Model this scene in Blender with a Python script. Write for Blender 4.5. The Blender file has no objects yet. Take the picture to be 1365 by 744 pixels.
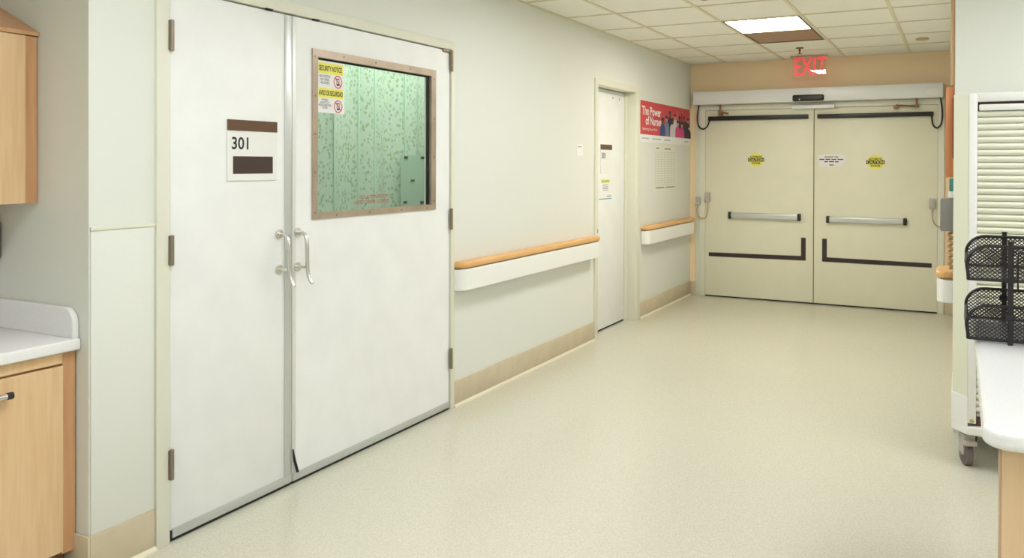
import bpy, bmesh, math, random
from mathutils import Vector, Matrix
random.seed(7)
PI = math.pi
SC = bpy.context.scene
COL = SC.collection

# ------------------------------------------------------------------ camera
cam_data = bpy.data.cameras.new('camera')
cam = bpy.data.objects.new('camera', cam_data)
COL.objects.link(cam)
YAW, PITCH, ROLL = 0.479758, -0.005281, 0.0028
F0 = Vector((-math.sin(YAW), math.cos(YAW), 0)); R0 = Vector((math.cos(YAW), math.sin(YAW), 0))
FW = F0 * math.cos(PITCH) + Vector((0, 0, 1)) * math.sin(PITCH)
UP = R0.cross(FW)
RT = R0 * math.cos(ROLL) + UP * math.sin(ROLL)
UP = RT.cross(FW)
m = Matrix.Identity(4)
for i in range(3):
    m[i][0] = RT[i]; m[i][1] = UP[i]; m[i][2] = -FW[i]
m.translation = Vector((2.69855, 0.0, 1.46))
cam.matrix_world = m
cam_data.sensor_width = 36.0
cam_data.sensor_fit = 'HORIZONTAL'
cam_data.lens = 1095.48 / 1365 * 36.0
cam_data.shift_x = (682.5 - 710.72) / 1365
cam_data.shift_y = (225.0 - 372.0) / 1365
cam_data.clip_start = 0.05
SC.camera = cam

# ------------------------------------------------------------------ world and exposure
w = bpy.data.worlds.new('world'); SC.world = w; w.use_nodes = True
w.node_tree.nodes['Background'].inputs[0].default_value = (0.9, 0.95, 1.0, 1)
w.node_tree.nodes['Background'].inputs[1].default_value = 0.1
SC.view_settings.view_transform = 'Standard'
SC.view_settings.look = 'None'
SC.view_settings.exposure = 0.9
SC.view_settings.gamma = 1.0
SC.view_settings.use_curve_mapping = False
# brightness of the visible fluorescent diffuser and of the unseen ones added for light (their own emission, see build of ceiling lights)
LAMP_NEAR, LAMP_STATION, LAMP_VIEW, LAMP_ROOM = 6.1, 7.2, 18.0, 3.6

# ------------------------------------------------------------------ materials
def lin(c):
    r = []
    for v in c:
        v = v / 255.0
        r.append(v / 12.92 if v <= 0.04045 else ((v + 0.055) / 1.055) ** 2.4)
    return (r[0], r[1], r[2], 1.0)
MATS = {}
def mat(name, rgb, rough=0.5, metal=0.0, spec=0.5, emit=None, estr=0.0, var=0.0, vscale=30.0, bump=0.0, bscale=120.0, stretch=None, rgb2=None, coat=0.0):
    if name in MATS: return MATS[name]
    mt = bpy.data.materials.new(name); mt.use_nodes = True
    nt = mt.node_tree; N = nt.nodes; L = nt.links
    b = N['Principled BSDF']
    b.inputs['Base Color'].default_value = lin(rgb)
    b.inputs['Roughness'].default_value = rough
    b.inputs['Metallic'].default_value = metal
    b.inputs['Specular IOR Level'].default_value = spec
    b.inputs['Coat Weight'].default_value = coat
    if emit:
        b.inputs['Emission Color'].default_value = lin(emit)
        b.inputs['Emission Strength'].default_value = estr
    tc = None
    if var or bump or rgb2:
        tc = N.new('ShaderNodeTexCoord'); mp = N.new('ShaderNodeMapping')
        L.new(tc.outputs['Object'], mp.inputs[0])
        if stretch: mp.inputs['Scale'].default_value = stretch
    if var or rgb2:
        nz = N.new('ShaderNodeTexNoise'); nz.inputs['Scale'].default_value = vscale; nz.inputs['Detail'].default_value = 4
        L.new(mp.outputs[0], nz.inputs['Vector'])
        rp = N.new('ShaderNodeValToRGB'); L.new(nz.outputs['Fac'], rp.inputs[0])
        a = [max(0, c * (1 - var)) for c in rgb]
        c2 = rgb2 if rgb2 else [min(255, c * (1 + var)) for c in rgb]
        rp.color_ramp.elements[0].position = 0.35; rp.color_ramp.elements[1].position = 0.65
        rp.color_ramp.elements[0].color = lin(a if not rgb2 else rgb); rp.color_ramp.elements[1].color = lin(c2)
        L.new(rp.outputs[0], b.inputs['Base Color'])
    if bump:
        n2 = N.new('ShaderNodeTexNoise'); n2.inputs['Scale'].default_value = bscale
        L.new(mp.outputs[0], n2.inputs['Vector'])
        bp = N.new('ShaderNodeBump'); bp.inputs['Strength'].default_value = bump; bp.inputs['Distance'].default_value = 0.002
        L.new(n2.outputs['Fac'], bp.inputs['Height']); L.new(bp.outputs[0], b.inputs['Normal'])
    MATS[name] = mt
    return mt

WALL = mat('cream_wall_paint', (227, 229, 221), 0.55, bump=0.15, bscale=200)
WALLFAR = mat('warm_dim_light_wall', (244, 220, 182), 0.55, bump=0.15, bscale=200)  # tan puts the dim warm light of the far end into the wall colour
FRAME = mat('cream_door_frame_paint', (227, 226, 209), 0.4)
DOORW = mat('white_door_laminate', (240, 241, 239), 0.38, var=0.008, vscale=6)
DOORC = mat('cream_door_paint', (233, 230, 207), 0.4, var=0.006, vscale=5)
ALU = mat('brushed_aluminium', (205, 208, 206), 0.35, 0.6)
STEEL = mat('stainless_steel', (188, 172, 156), 0.33, 0.75, var=0.05, vscale=8)
CHROME = mat('satin_chrome', (215, 213, 208), 0.25, 0.9)
BRONZE = mat('hinge_steel', (150, 138, 122), 0.4, 0.7)
BLACK = mat('black_plastic', (34, 29, 30), 0.4)
DARKB = mat('dark_brown_vinyl', (52, 40, 36), 0.45)
RUBBER = mat('black_rubber', (30, 27, 25), 0.7)
WHITE = mat('white_plastic', (238, 238, 234), 0.35)
BUMPER = mat('white_bumper_vinyl', (243, 243, 238), 0.4)
PAPER = mat('white_paper', (240, 240, 238), 0.7)
INK = mat('black_ink', (40, 36, 40), 0.7)
GREYINK = mat('grey_ink', (150, 152, 150), 0.7)
REDINK = mat('red_ink', (190, 60, 70), 0.6)
CRIMSON = mat('crimson_ink', (214, 60, 96), 0.6)
BROWNP = mat('brown_sign_plastic', (98, 70, 48), 0.4)
BROWND = mat('dark_brown_sign_insert', (66, 48, 46), 0.4)
YELLOW = mat('yellow_print', (240, 234, 106), 0.6)
GREENINK = mat('lime_ink', (190, 205, 80), 0.6)
BLUEINK = mat('blue_ink', (70, 130, 150), 0.6)
POSTER = mat('poster_red', (206, 66, 74), 0.5)
BASEB = mat('tan_vinyl_base', (204, 190, 162), 0.45, var=0.02, vscale=8, bump=0.1)
COVE = mat('pale_cove_strip', (224, 216, 190), 0.45)
MAPLE = mat('maple_veneer', (230, 198, 154), 0.38, vscale=5.0, stretch=(9, 9, 0.7), rgb2=(222, 184, 138))
MAPLED = mat('maple_filler_veneer', (212, 164, 120), 0.4, vscale=5.0, stretch=(9, 9, 0.7), rgb2=(202, 152, 108))
OAK = mat('maple_handrail_wood', (232, 186, 122), 0.4, vscale=5.0, stretch=(9, 0.8, 9), rgb2=(220, 168, 104))
ORANGEW = mat('orange_stained_wood', (214, 142, 92), 0.45, vscale=5.0, stretch=(9, 9, 0.7), rgb2=(204, 128, 80))
SOLID = mat('white_solid_surface', (238, 238, 238), 0.25, var=0.01, vscale=150)
TILE = mat('ceiling_tile_board', (246, 243, 233), 0.85, var=0.02, vscale=300, bump=0.4, bscale=350)
GRID = mat('ceiling_grid_enamel', (226, 218, 190), 0.5)
LENSDARK = mat('unlit_brown_lens', (160, 122, 92), 0.4)
CARTC = mat('cream_cart_plastic', (228, 229, 209), 0.45)
CARTW = mat('white_cart_plastic', (240, 240, 236), 0.4)
SLAT = mat('cream_tambour_slat', (236, 236, 218), 0.4)
GREY = mat('grey_enamel', (142, 140, 136), 0.45)
GREYL = mat('light_grey_plastic', (186, 180, 174), 0.45)
DISP = mat('grey_dispenser_plastic', (132, 122, 114), 0.5)
TEAL = mat('teal_plastic', (70, 140, 132), 0.45)
TAN = mat('tan_cord_rubber', (200, 168, 120), 0.5)
CASTER = mat('grey_caster_rubber', (112, 106, 104), 0.6)
HEADER = mat('pale_aluminium_cover', (234, 235, 236), 0.35, 0.05)
MESHB = mat('black_wire_enamel', (22, 17, 20), 0.45)

def floor_material():
    mt = bpy.data.materials.new('speckled_vinyl_floor'); mt.use_nodes = True
    nt = mt.node_tree; N = nt.nodes; L = nt.links; b = N['Principled BSDF']
    tc = N.new('ShaderNodeTexCoord')
    n1 = N.new('ShaderNodeTexNoise'); n1.inputs['Scale'].default_value = 140; n1.inputs['Detail'].default_value = 3
    n2 = N.new('ShaderNodeTexNoise'); n2.inputs['Scale'].default_value = 1.3; n2.inputs['Detail'].default_value = 2
    L.new(tc.outputs['Object'], n1.inputs['Vector']); L.new(tc.outputs['Object'], n2.inputs['Vector'])
    rp = N.new('ShaderNodeValToRGB'); L.new(n1.outputs['Fac'], rp.inputs[0])
    e = rp.color_ramp.elements
    e[0].position = 0.36; e[0].color = lin((199, 196, 175)); e[1].position = 0.62; e[1].color = lin((214, 211, 194))
    mx = N.new('ShaderNodeMix'); mx.data_type = 'RGBA'; mx.blend_type = 'MULTIPLY'
    mx.inputs[0].default_value = 0.15
    L.new(rp.outputs[0], mx.inputs[6]); L.new(n2.outputs['Color'], mx.inputs[7])
    L.new(rp.outputs[0], b.inputs['Base Color'])
    mr = N.new('ShaderNodeMapRange'); L.new(n2.outputs['Fac'], mr.inputs[0])
    mr.inputs[3].default_value = 0.12; mr.inputs[4].default_value = 0.2
    L.new(mr.outputs[0], b.inputs['Roughness'])
    b.inputs['Specular IOR Level'].default_value = 0.5
    return mt
FLOOR = floor_material()

def curtain_material():
    mt = bpy.data.materials.new('green_leaf_print_curtain'); mt.use_nodes = True
    nt = mt.node_tree; N = nt.nodes; L = nt.links; b = N['Principled BSDF']
    tc = N.new('ShaderNodeTexCoord'); mp = N.new('ShaderNodeMapping'); L.new(tc.outputs['Object'], mp.inputs[0])
    mp.inputs['Scale'].default_value = (0.0, 46, 34)
    vo = N.new('ShaderNodeTexVoronoi'); vo.inputs['Scale'].default_value = 1.0; vo.inputs['Randomness'].default_value = 0.85
    L.new(mp.outputs[0], vo.inputs['Vector'])
    rp = N.new('ShaderNodeValToRGB'); L.new(vo.outputs['Distance'], rp.inputs[0])
    e = rp.color_ramp.elements
    e[0].position = 0.32; e[0].color = (0.8, 0.8, 0.8, 1); e[1].position = 0.46; e[1].color = (0, 0, 0, 1)
    sp = N.new('ShaderNodeSeparateColor'); L.new(vo.outputs['Color'], sp.inputs[0])
    r2 = N.new('ShaderNodeValToRGB'); L.new(sp.outputs[0], r2.inputs[0]); r2.color_ramp.interpolation = 'CONSTANT'
    e = r2.color_ramp.elements
    e[0].position = 0; e[0].color = lin((156, 180, 128)); e[1].position = 0.4; e[1].color = lin((164, 200, 178))
    k = e.new(0.6); k.color = lin((176, 188, 126)); k = e.new(0.8); k.color = lin((146, 184, 160))
    mx = N.new('ShaderNodeMix'); mx.data_type = 'RGBA'
    L.new(rp.outputs[0], mx.inputs[0]); mx.inputs[6].default_value = lin((206, 220, 206)); L.new(r2.outputs[0], mx.inputs[7])
    n2 = N.new('ShaderNodeTexNoise'); n2.inputs['Scale'].default_value = 60; L.new(tc.outputs['Object'], n2.inputs['Vector'])
    m2 = N.new('ShaderNodeMix'); m2.data_type = 'RGBA'; m2.blend_type = 'OVERLAY'; m2.inputs[0].default_value = 0.25
    L.new(mx.outputs[2], m2.inputs[6]); L.new(n2.outputs['Fac'], m2.inputs[7])
    L.new(m2.outputs[2], b.inputs['Base Color']); b.inputs['Roughness'].default_value = 0.85
    return mt
CURTAIN = curtain_material()
SHEET = mat('pale_green_sheet', (182, 206, 190), 0.6)

def glass_material(name, tint, gloss=0.06, rough=0.0):
    mt = bpy.data.materials.new(name); mt.use_nodes = True
    nt = mt.node_tree; N = nt.nodes; L = nt.links
    N.remove(N['Principled BSDF'])
    t = N.new('ShaderNodeBsdfTransparent'); t.inputs[0].default_value = tint
    g = N.new('ShaderNodeBsdfGlossy'); g.inputs['Roughness'].default_value = rough
    lw = N.new('ShaderNodeLayerWeight'); pw = N.new('ShaderNodeMath'); pw.operation = 'POWER'; pw.inputs[1].default_value = 5.0
    L.new(lw.outputs['Facing'], pw.inputs[0])
    f = N.new('ShaderNodeMath'); f.operation = 'MULTIPLY_ADD'; f.inputs[1].default_value = 0.9; f.inputs[2].default_value = gloss
    L.new(pw.outputs[0], f.inputs[0])
    mx = N.new('ShaderNodeMixShader'); L.new(f.outputs[0], mx.inputs[0]); L.new(t.outputs[0], mx.inputs[1]); L.new(g.outputs[0], mx.inputs[2])
    L.new(mx.outputs[0], N['Material Output'].inputs[0])
    return mt
GLASS = glass_material('window_glass', (0.93, 0.97, 0.94, 1))
ACRYLIC = glass_material('clear_acrylic', (0.98, 0.95, 0.93, 1))

def lamp_material(name, col, s):
    mt = bpy.data.materials.new(name); mt.use_nodes = True
    nt = mt.node_tree; N = nt.nodes; L = nt.links
    N.remove(N['Principled BSDF'])
    e = N.new('ShaderNodeEmission'); e.inputs[0].default_value = lin(col); e.inputs[1].default_value = s
    L.new(e.outputs[0], N['Material Output'].inputs[0])
    return mt
LAMPN = lamp_material('added_diffuser_near', (248, 251, 255), LAMP_NEAR)
LAMPS = lamp_material('added_diffuser_station', (248, 251, 255), LAMP_STATION)
LAMPV = lamp_material('fluorescent_diffuser_far', (255, 250, 238), LAMP_VIEW)
LAMPR = lamp_material('added_diffuser_room', (246, 255, 248), LAMP_ROOM)
EXITRED = mat('lit_red_letter', (236, 60, 76), 0.5, emit=(255, 90, 104), estr=0.3)
LEDG = mat('green_led', (80, 220, 120), 0.4, emit=(80, 255, 130), estr=0.2)

# ------------------------------------------------------------------ mesh builder
ORI = {}
class MB:
    def __init__(s): s.v = []; s.f = []; s.m = []; s.sm = []
    def add(s, vs, fs, mi=0, smooth=False):
        o = len(s.v); s.v += [Vector(p) for p in vs]
        for f in fs: s.f.append([i + o for i in f]); s.m.append(mi); s.sm.append(smooth)
    def box(s, x0, x1, y0, y1, z0, z1, mi=0, bev=0.0, seg=2):
        if bev <= 0:
            vs = [(x, y, z) for x in (x0, x1) for y in (y0, y1) for z in (z0, z1)]
            s.add(vs, [(0, 1, 3, 2), (4, 6, 7, 5), (0, 4, 5, 1), (2, 3, 7, 6), (0, 2, 6, 4), (1, 5, 7, 3)], mi)
        else:
            bm = bmesh.new(); bmesh.ops.create_cube(bm, size=1)
            for v in bm.verts:
                v.co = Vector(((x0 + x1) / 2 + v.co.x * (x1 - x0), (y0 + y1) / 2 + v.co.y * (y1 - y0), (z0 + z1) / 2 + v.co.z * (z1 - z0)))
            bmesh.ops.bevel(bm, geom=bm.edges[:], offset=bev, segments=seg, affect='EDGES', profile=0.5)
            bm.verts.index_update()
            s.add([v.co.copy() for v in bm.verts], [[v.index for v in f.verts] for f in bm.faces], mi, True)
            bm.free()
        return s
    def prism(s, poly, axis, a, b, mi=0, smooth=False):
        # poly: 2-D points; axis 'x': (y,z) extruded in x ; 'y': (x,z) ; 'z': (x,y)
        def P(p, t):
            return (t, p[0], p[1]) if axis == 'x' else ((p[0], t, p[1]) if axis == 'y' else (p[0], p[1], t))
        n = len(poly)
        vs = [P(p, a) for p in poly] + [P(p, b) for p in poly]
        s.add(vs, [list(range(n))[::-1], list(range(n, 2 * n))], mi)
        s.add(vs, [(i, (i + 1) % n, n + (i + 1) % n, n + i) for i in range(n)], mi, smooth)
        return s
    def tube(s, pts, r, n=8, mi=0, cap=True):
        pts = [Vector(p) for p in pts]; rs = r if isinstance(r, (list, tuple)) else [r] * len(pts)
        vs = []; prev = None
        for i, p in enumerate(pts):
            d = (pts[min(i + 1, len(pts) - 1)] - pts[max(i - 1, 0)]).normalized()
            if prev is None:
                u = d.cross(Vector((0, 0, 1)))
                if u.length < 1e-3: u = d.cross(Vector((0, 1, 0)))
            else: u = prev - d * prev.dot(d)
            u.normalize(); prev = u; v = d.cross(u)
            for k in range(n):
                a = 2 * PI * k / n
                vs.append(p + (u * math.cos(a) + v * math.sin(a)) * rs[i])
        fs = []
        for i in range(len(pts) - 1):
            for k in range(n):
                fs.append((i * n + k, i * n + (k + 1) % n, (i + 1) * n + (k + 1) % n, (i + 1) * n + k))
        s.add(vs, fs, mi, True)
        if cap:
            s.add(vs[:n], [list(range(n))[::-1]], mi); s.add(vs[-n:], [list(range(n))], mi)
        return s
    def disc(s, c, nrm, r, h, n=20, mi=0):
        c = Vector(c); nrm = Vector(nrm).normalized()
        return s.tube([c, c + nrm * h], r, n, mi)
    def build(s, name, mats, parent=None, kind=None, label=None, cat=None, group=None):
        me = bpy.data.meshes.new(name)
        mn = Vector((min(p.x for p in s.v), min(p.y for p in s.v), min(p.z for p in s.v)))
        mx = Vector((max(p.x for p in s.v), max(p.y for p in s.v), max(p.z for p in s.v)))
        o0 = (mn + mx) / 2
        if parent is None: o0.z = mn.z
        me.from_pydata([p - o0 for p in s.v], [], s.f)
        if not isinstance(mats, (list, tuple)): mats = [mats]
        for q in mats: me.materials.append(q)
        me.polygons.foreach_set('material_index', s.m); me.polygons.foreach_set('use_smooth', s.sm)
        bm = bmesh.new(); bm.from_mesh(me)
        bmesh.ops.remove_doubles(bm, verts=bm.verts, dist=1e-6)
        bmesh.ops.recalc_face_normals(bm, faces=bm.faces); bm.to_mesh(me); bm.free()
        if any(s.sm): me.set_sharp_from_angle(angle=math.radians(38))
        me.update()
        o = bpy.data.objects.new(name, me); COL.objects.link(o)
        ORI[o] = o0
        if parent is not None: o.parent = parent; o.location = o0 - ORI[parent]
        else: o.location = o0
        setp(o, kind, label, cat, group)
        return o
def setp(o, kind=None, label=None, cat=None, group=None):
    if kind: o['kind'] = kind
    if label: o['label'] = label
    if cat: o['category'] = cat
    if group: o['group'] = group
def box(x0, x1, y0, y1, z0, z1, bev=0.0): return MB().box(x0, x1, y0, y1, z0, z1, 0, bev)
def thing(name, loc, label, cat, group=None, kind=None, rz=0.0, local=False):
    o = bpy.data.objects.new(name, None); COL.objects.link(o); o.empty_display_size = 0.1
    o.location = loc; o.rotation_euler = (0, 0, rz); ORI[o] = Vector((0, 0, 0)) if local else Vector(loc)
    setp(o, kind, label, cat, group); return o
def dup(o, delta, parent=None):
    c = o.copy(); COL.objects.link(c); c.location = o.location + Vector(delta); ORI[c] = ORI[o] + Vector(delta)
    if parent: c.parent = parent
    return c
# text: mesh of letters lying flat on a wall. side 'L' faces +x, reading towards +y; side 'F' faces -y, reading towards +x
def text_mb(txt, size, side, at, pos, align='LEFT', sx=1.0, th=0.0, mb=None, mi=0):
    cu = bpy.data.curves.new('lettering', 'FONT'); cu.body = txt; cu.size = size; cu.align_x = align
    cu.resolution_u = 3; cu.offset = th
    ob = bpy.data.objects.new('lettering', cu); COL.objects.link(ob)
    dg = bpy.context.evaluated_depsgraph_get(); dg.update()
    me = bpy.data.meshes.new_from_object(ob.evaluated_get(dg))
    mb = mb or MB()
    vs = []
    for v in me.vertices:
        x, y = v.co.x * sx, v.co.y
        vs.append((at, pos[0] + x, pos[1] + y) if side == 'L' else (pos[0] + x, at, pos[1] + y))
    mb.add(vs, [list(p.vertices) for p in me.polygons], mi)
    bpy.data.objects.remove(ob); bpy.data.curves.remove(cu); bpy.data.meshes.remove(me)
    return mb
def plate(side, at, a0, a1, z0, z1, t=0.001, mb=None, mi=0):
    mb = mb or MB()
    if side == 'L': mb.box(at, at + t, a0, a1, z0, z1, mi)
    else: mb.box(a0, a1, at - t, at, z0, z1, mi)
    return mb

YF = 9.017
CH = 2.585
# ================================================================== SETTING
box(-3.2, 5.7, -3.2, 9.4, -0.08, 0).build('floor', FLOOR, None, 'structure', 'beige speckled glossy sheet vinyl floor of the corridor', 'floor')
fl = bpy.data.objects['floor']
seam = MB().prism([(0.05, 3.262), (2.0, 3.02), (2.0, 3.024), (0.05, 3.266)], 'z', 0, 0.0006)
seam.build('weld_seam', mat('weld_seam_vinyl', (220, 214, 192), 0.2), fl)

ceil = box(-3.2, 5.7, -3.2, 9.4, 2.62, 2.70).build('ceiling', TILE, None, 'structure', 'suspended ceiling of cream acoustic tiles in a metal grid', 'ceiling')
xs = [-0.65, -0.2, 0.41, 1.02, 1.63, 2.245, 2.86, 3.47, 4.08, 4.69, 5.3, 5.5]
ys = [YF - 0.025 - 0.665 * k for k in range(0, 19)]
y_light = [6.385 + 0.0, 7.715]
ys = sorted([7.715 + 0.665 * k for k in range(-17, 3)])
ys = [y for y in ys if -3.1 < y < 9.0] + [YF]
ys = [-3.0] + ys
# lamps occupy these grid cells: (x index, first row y)
lamp_cells = []
def near(a, b): return abs(a - b) < 0.03
LX = (1.02, 1.63)
lamps = [(1.02, 1.63, 6.385, 7.715, 'view'), (1.02, 1.63, 3.725, 5.055, 'near'), (1.02, 1.63, 1.065, 2.395, 'near'), (1.02, 1.63, -1.595, -0.265, 'near'),  # the near ones are out of view, added to brighten the corridor
         (3.47, 4.08, 3.06, 4.39, 'station'), (3.47, 4.08, 0.40, 1.73, 'station'), (3.47, 4.08, -2.26, -0.93, 'station')]  # station ones are out of view too, added for flatter, brighter light
tile_proto = {}
g = 0.011
for i in range(len(xs) - 1):
    for j in range(len(ys) - 1):
        x0, x1, y0, y1 = xs[i], xs[i + 1], ys[j], ys[j + 1]
        xm, ym = (x0 + x1) / 2, (y0 + y1) / 2
        if any(a < xm < b and c < ym < d for a, b, c, d, _ in lamps): continue
        if xm > 2.86 and ym > 5.2: continue
        if xm > 2.245 and ym > 5.2: x1 = 2.664
        if xm < 0 and not (-0.98 < ym < 1.8): continue
        if xm < 0 and y1 > 1.827: y1 = 1.827
        key = (round(x1 - x0, 3), round(y1 - y0, 3))
        if key not in tile_proto:
            o = MB().box(x0 + g, x1 - g, y0 + g, y1 - g, CH + 0.002, CH + 0.02, 0, 0.003, 1).build('ceiling_tile', TILE, ceil)
            tile_proto[key] = o
        else:
            p = tile_proto[key]
            c = Vector(((x0 + x1) / 2, (y0 + y1) / 2, ORI[p].z))
            dup(p, c - ORI[p], ceil)
gr = MB()
for x in xs[1:-1]:
    y1 = YF if x < 2.7 else 5.05
    y0 = -3.0
    if x < 0: y0, y1 = -1.0, 1.827
    gr.box(x - 0.012, x + 0.012, y0, y1, CH - 0.004, CH + 0.03)
for y in ys[1:-1]:
    a = 0.0 if not (-1 < y < 1.8) else -0.65
    b = 2.66 if y > 5.05 else 5.5
    gr.box(a, b, y - 0.008, y + 0.008, CH - 0.0035, CH + 0.03)
gr.box(0.0, 0.018, 1.9, YF, CH - 0.004, CH + 0.03); gr.box(0, 2.66, YF - 0.018, YF, CH - 0.004, CH + 0.03)
gr.box(2.648, 2.668, 5.05, YF, CH - 0.004, CH + 0.03)
gr.build('ceiling_grid', GRID, ceil)

# left wall with two door openings and the cabinet alcove
wl = MB()
wl.box(-0.14, 0, 1.827, 2.1, 0, 2.62)
wl.box(-0.14, 0, 2.1, 4.14, 2.15, 2.62)
wl.box(-0.14, 0, 4.14, 6.30, 0, 2.62)
wl.box(-0.14, 0, 6.30, 7.30, 2.15, 2.62)
wl.box(-0.14, 0, 7.30, YF + 0.2, 0, 2.62)
wl.box(-0.14, 0, -3.0, -1.0, 0, 2.62)
wl.build('wall_left', WALL, None, 'structure', 'cream painted corridor wall on the left with two doorways', 'wall')
MB().box(-0.79, -0.65, -1.14, 1.967, 0, 2.62).build('wall_alcove_back', WALL, None, 'structure', 'cream back wall of the cabinet alcove', 'wall')
MB().box(-0.65, -0.14, 1.827, 1.967, 0, 2.62).build('wall_alcove_far', WALL, None, 'structure', 'cream side wall of the cabinet alcove facing the camera', 'wall')
MB().box(-0.65, -0.14, -1.14, -1.0, 0, 2.62).build('wall_alcove_near', WALL, None, 'structure', 'cream near side wall of the cabinet alcove', 'wall')
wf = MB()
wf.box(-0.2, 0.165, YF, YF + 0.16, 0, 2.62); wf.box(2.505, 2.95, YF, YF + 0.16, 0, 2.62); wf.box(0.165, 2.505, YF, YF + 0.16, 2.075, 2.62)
wf.build('wall_far', WALLFAR, None, 'structure', 'end wall of the corridor around the double doors, its dim warm light coloured in as tan', 'wall')
wr = MB(); wr.box(2.668, 2.90, 5.05, YF + 0.2, 0, 2.62)
wr.build('wall_right', WALL, None, 'structure', 'cream corridor wall on the right ending in a corner behind the cart', 'wall')
MB().box(2.90, 5.5, 5.05, 5.25, 0, 2.62).build('wall_station_far', WALL, None, 'structure', 'cream wall facing the camera above and behind the tambour cart', 'wall')
MB().box(5.5, 5.64, -3.1, 5.25, 0, 2.62).build('wall_station_right', WALL, None, 'structure', 'cream right wall of the nurse station', 'wall')
MB().box(-0.14, 5.64, -3.14, -3.0, 0, 2.62).build('wall_back', WALL, None, 'structure', 'cream wall behind the camera', 'wall')
# patient room behind the 301 doors
MB().box(-2.7, -2.56, 1.967, 6.3, 0, 2.62).build('wall_room_left', WALL, None, 'structure', 'cream wall of the patient room behind the curtain', 'wall')
MB().box(-2.56, -0.14, 1.967, 2.05, 0, 2.62).build('wall_room_near', WALL, None, 'structure', 'cream near wall of the patient room', 'wall')
MB().box(-2.56, -0.14, 6.2, 6.29, 0, 2.62).build('wall_room_far', WALL, None, 'structure', 'cream far wall of the patient room', 'wall')

# shaded edge of the right wall end, put in as a tan strip
MB().box(2.646, 2.668, 5.06, 5.12, 1.9, CH - 0.005, 0, 0.004).build('trim_6', mat('shaded_corner_tan', (196, 160, 118), 0.5), None, 'structure', 'narrow tan strip for the shaded edge of the right wall corner above the orange board', 'trim')

# protection panel on the stub of wall beside the alcove
t = MB(); t.box(0, 0.006, 1.832, 2.088, 0.155, 1.222, 0, 0.002); 
t.build('trim_4', WALL, None, 'structure', 'cream wall protection panel on the wall beside the cabinets', 'trim')
MB().box(0, 0.010, 1.83, 2.089, 1.222, 1.236, 0, 0.003).build('trim_5', FRAME, None, 'structure', 'thin cap strip on top of the protection panel', 'trim')

# baseboards (tan vinyl with a pale cove strip)
def baseboard(name, y0, y1, label, h=0.155):
    o = MB().box(0, 0.010, y0, y1, 0.012, h, 0, 0.003).build(name, BASEB, None, 'structure', label, 'baseboard')
    MB().prism([(0.0, 0.0), (0.024, 0.0), (0.022, 0.006), (0.011, 0.016), (0, 0.016)], 'y', y0, y1).build('cove_strip', COVE, o)
baseboard('baseboard_left', 4.147, 6.275, 'tan vinyl baseboard below the long handrail')
baseboard('baseboard_left.001', 7.36, YF - 0.012, 'tan vinyl baseboard below the red poster')
baseboard('baseboard_left.002', 1.827, 2.088, 'tan vinyl baseboard beside the maple base cabinet')
MB().box(-0.12, 0.010, 1.817, 1.827, 0, 0.155, 0, 0.003).build('baseboard_alcove', BASEB, None, 'structure', 'short tan baseboard turning into the cabinet alcove', 'baseboard')
o = MB().box(0.012, 0.07, YF - 0.01, YF, 0.0, 0.155, 0, 0.003).build('baseboard_far', BASEB, None, 'structure', 'tan baseboard at the left of the far double doors', 'baseboard')
MB().box(2.56, 2.64, YF - 0.01, YF, 0.0, 0.155, 0, 0.003).build('baseboard_far.001', BASEB, None, 'structure', 'tan baseboard at the right of the far double doors', 'baseboard')

# ------------------------------------------------------------------ 301 door frame
def frame_left(name, ya, yb, y0, y1, zt, za, depth, label, stop):
    """casing outer ya..yb, opening y0..y1, head zt (casing top za)"""
    f = MB(); p = 0.014
    f.box(-depth, p, ya, y0, 0, za, 0, 0.003); f.box(-depth, p, y1, yb, 0, za, 0, 0.003)
    f.box(-depth, p, y0 - 0.002, y1 + 0.002, zt, za, 0, 0.003)
    if stop:
        f.box(-depth, -stop, y0, y0 + 0.016, 0, zt); f.box(-depth, -stop, y1 - 0.016, y1, 0, zt); f.box(-depth, -stop, y0, y1, zt - 0.016, zt)
    return f.build(name, FRAME, None, 'structure', label, 'door frame')
f1 = frame_left('trim_1', 2.090, 4.147, 2.150, 4.107, 2.138, 2.188, 0.14, 'cream metal frame around the wide white double doors marked 301', 0.05)
m_ = MB()
for y in (2.66, 2.955): m_.box(0.002, 0.0155, y - 0.02, y + 0.02, 2.131, 2.139, 0, 0.002)
m_.build('silencer_pad', RUBBER, f1)

# leaf 1 (narrow)
def hinge(parent, y, z0, z1, sgn):
    h = MB()
    h.tube([(0.019, y, z0), (0.019, y, z1)], 0.0085, 10)
    h.box(0.012, 0.018, y - 0.012, y + 0.012, z0 + 0.002, z1 - 0.002)
    for zz in (z0 + (z1 - z0) * k / 5 for k in range(1, 5)): h.tube([(0.019, y, zz - 0.001), (0.019, y, zz + 0.001)], 0.0092, 10)
    return h.build('hinge', BRONZE, parent)
def pull(parent, y):
    h = MB(); s = 1
    r1 = MB()
    h.disc((0.005, y, 1.146), (1, 0, 0), 0.021, 0.006, 16); h.disc((0.005, y, 0.988), (1, 0, 0), 0.021, 0.006, 16)
    h.disc((0.011, y, 1.146), (1, 0, 0), 0.013, 0.010, 12)
    pts = [(0.012, y, 1.146), (0.035, y, 1.147), (0.052, y, 1.138), (0.062, y, 1.115), (0.065, y, 1.07), (0.066, y, 1.02), (0.068, y, 0.98), (0.074, y, 0.95), (0.088, y, 0.926), (0.098, y, 0.918)]
    h.tube(pts, [0.007, 0.0075, 0.0082, 0.009, 0.0092, 0.0092, 0.009, 0.0085, 0.0075, 0.0065], 10)
    h.tube([(0.010, y, 0.988), (0.064, y, 0.990)], 0.007, 8)
    return h.build('pull_handle', CHROME, parent)
d1 = thing('door_1', (-0.02, 2.477, 0), 'narrow left leaf of the white double doors carrying the 301 plate', 'door', kind='structure')
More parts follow.
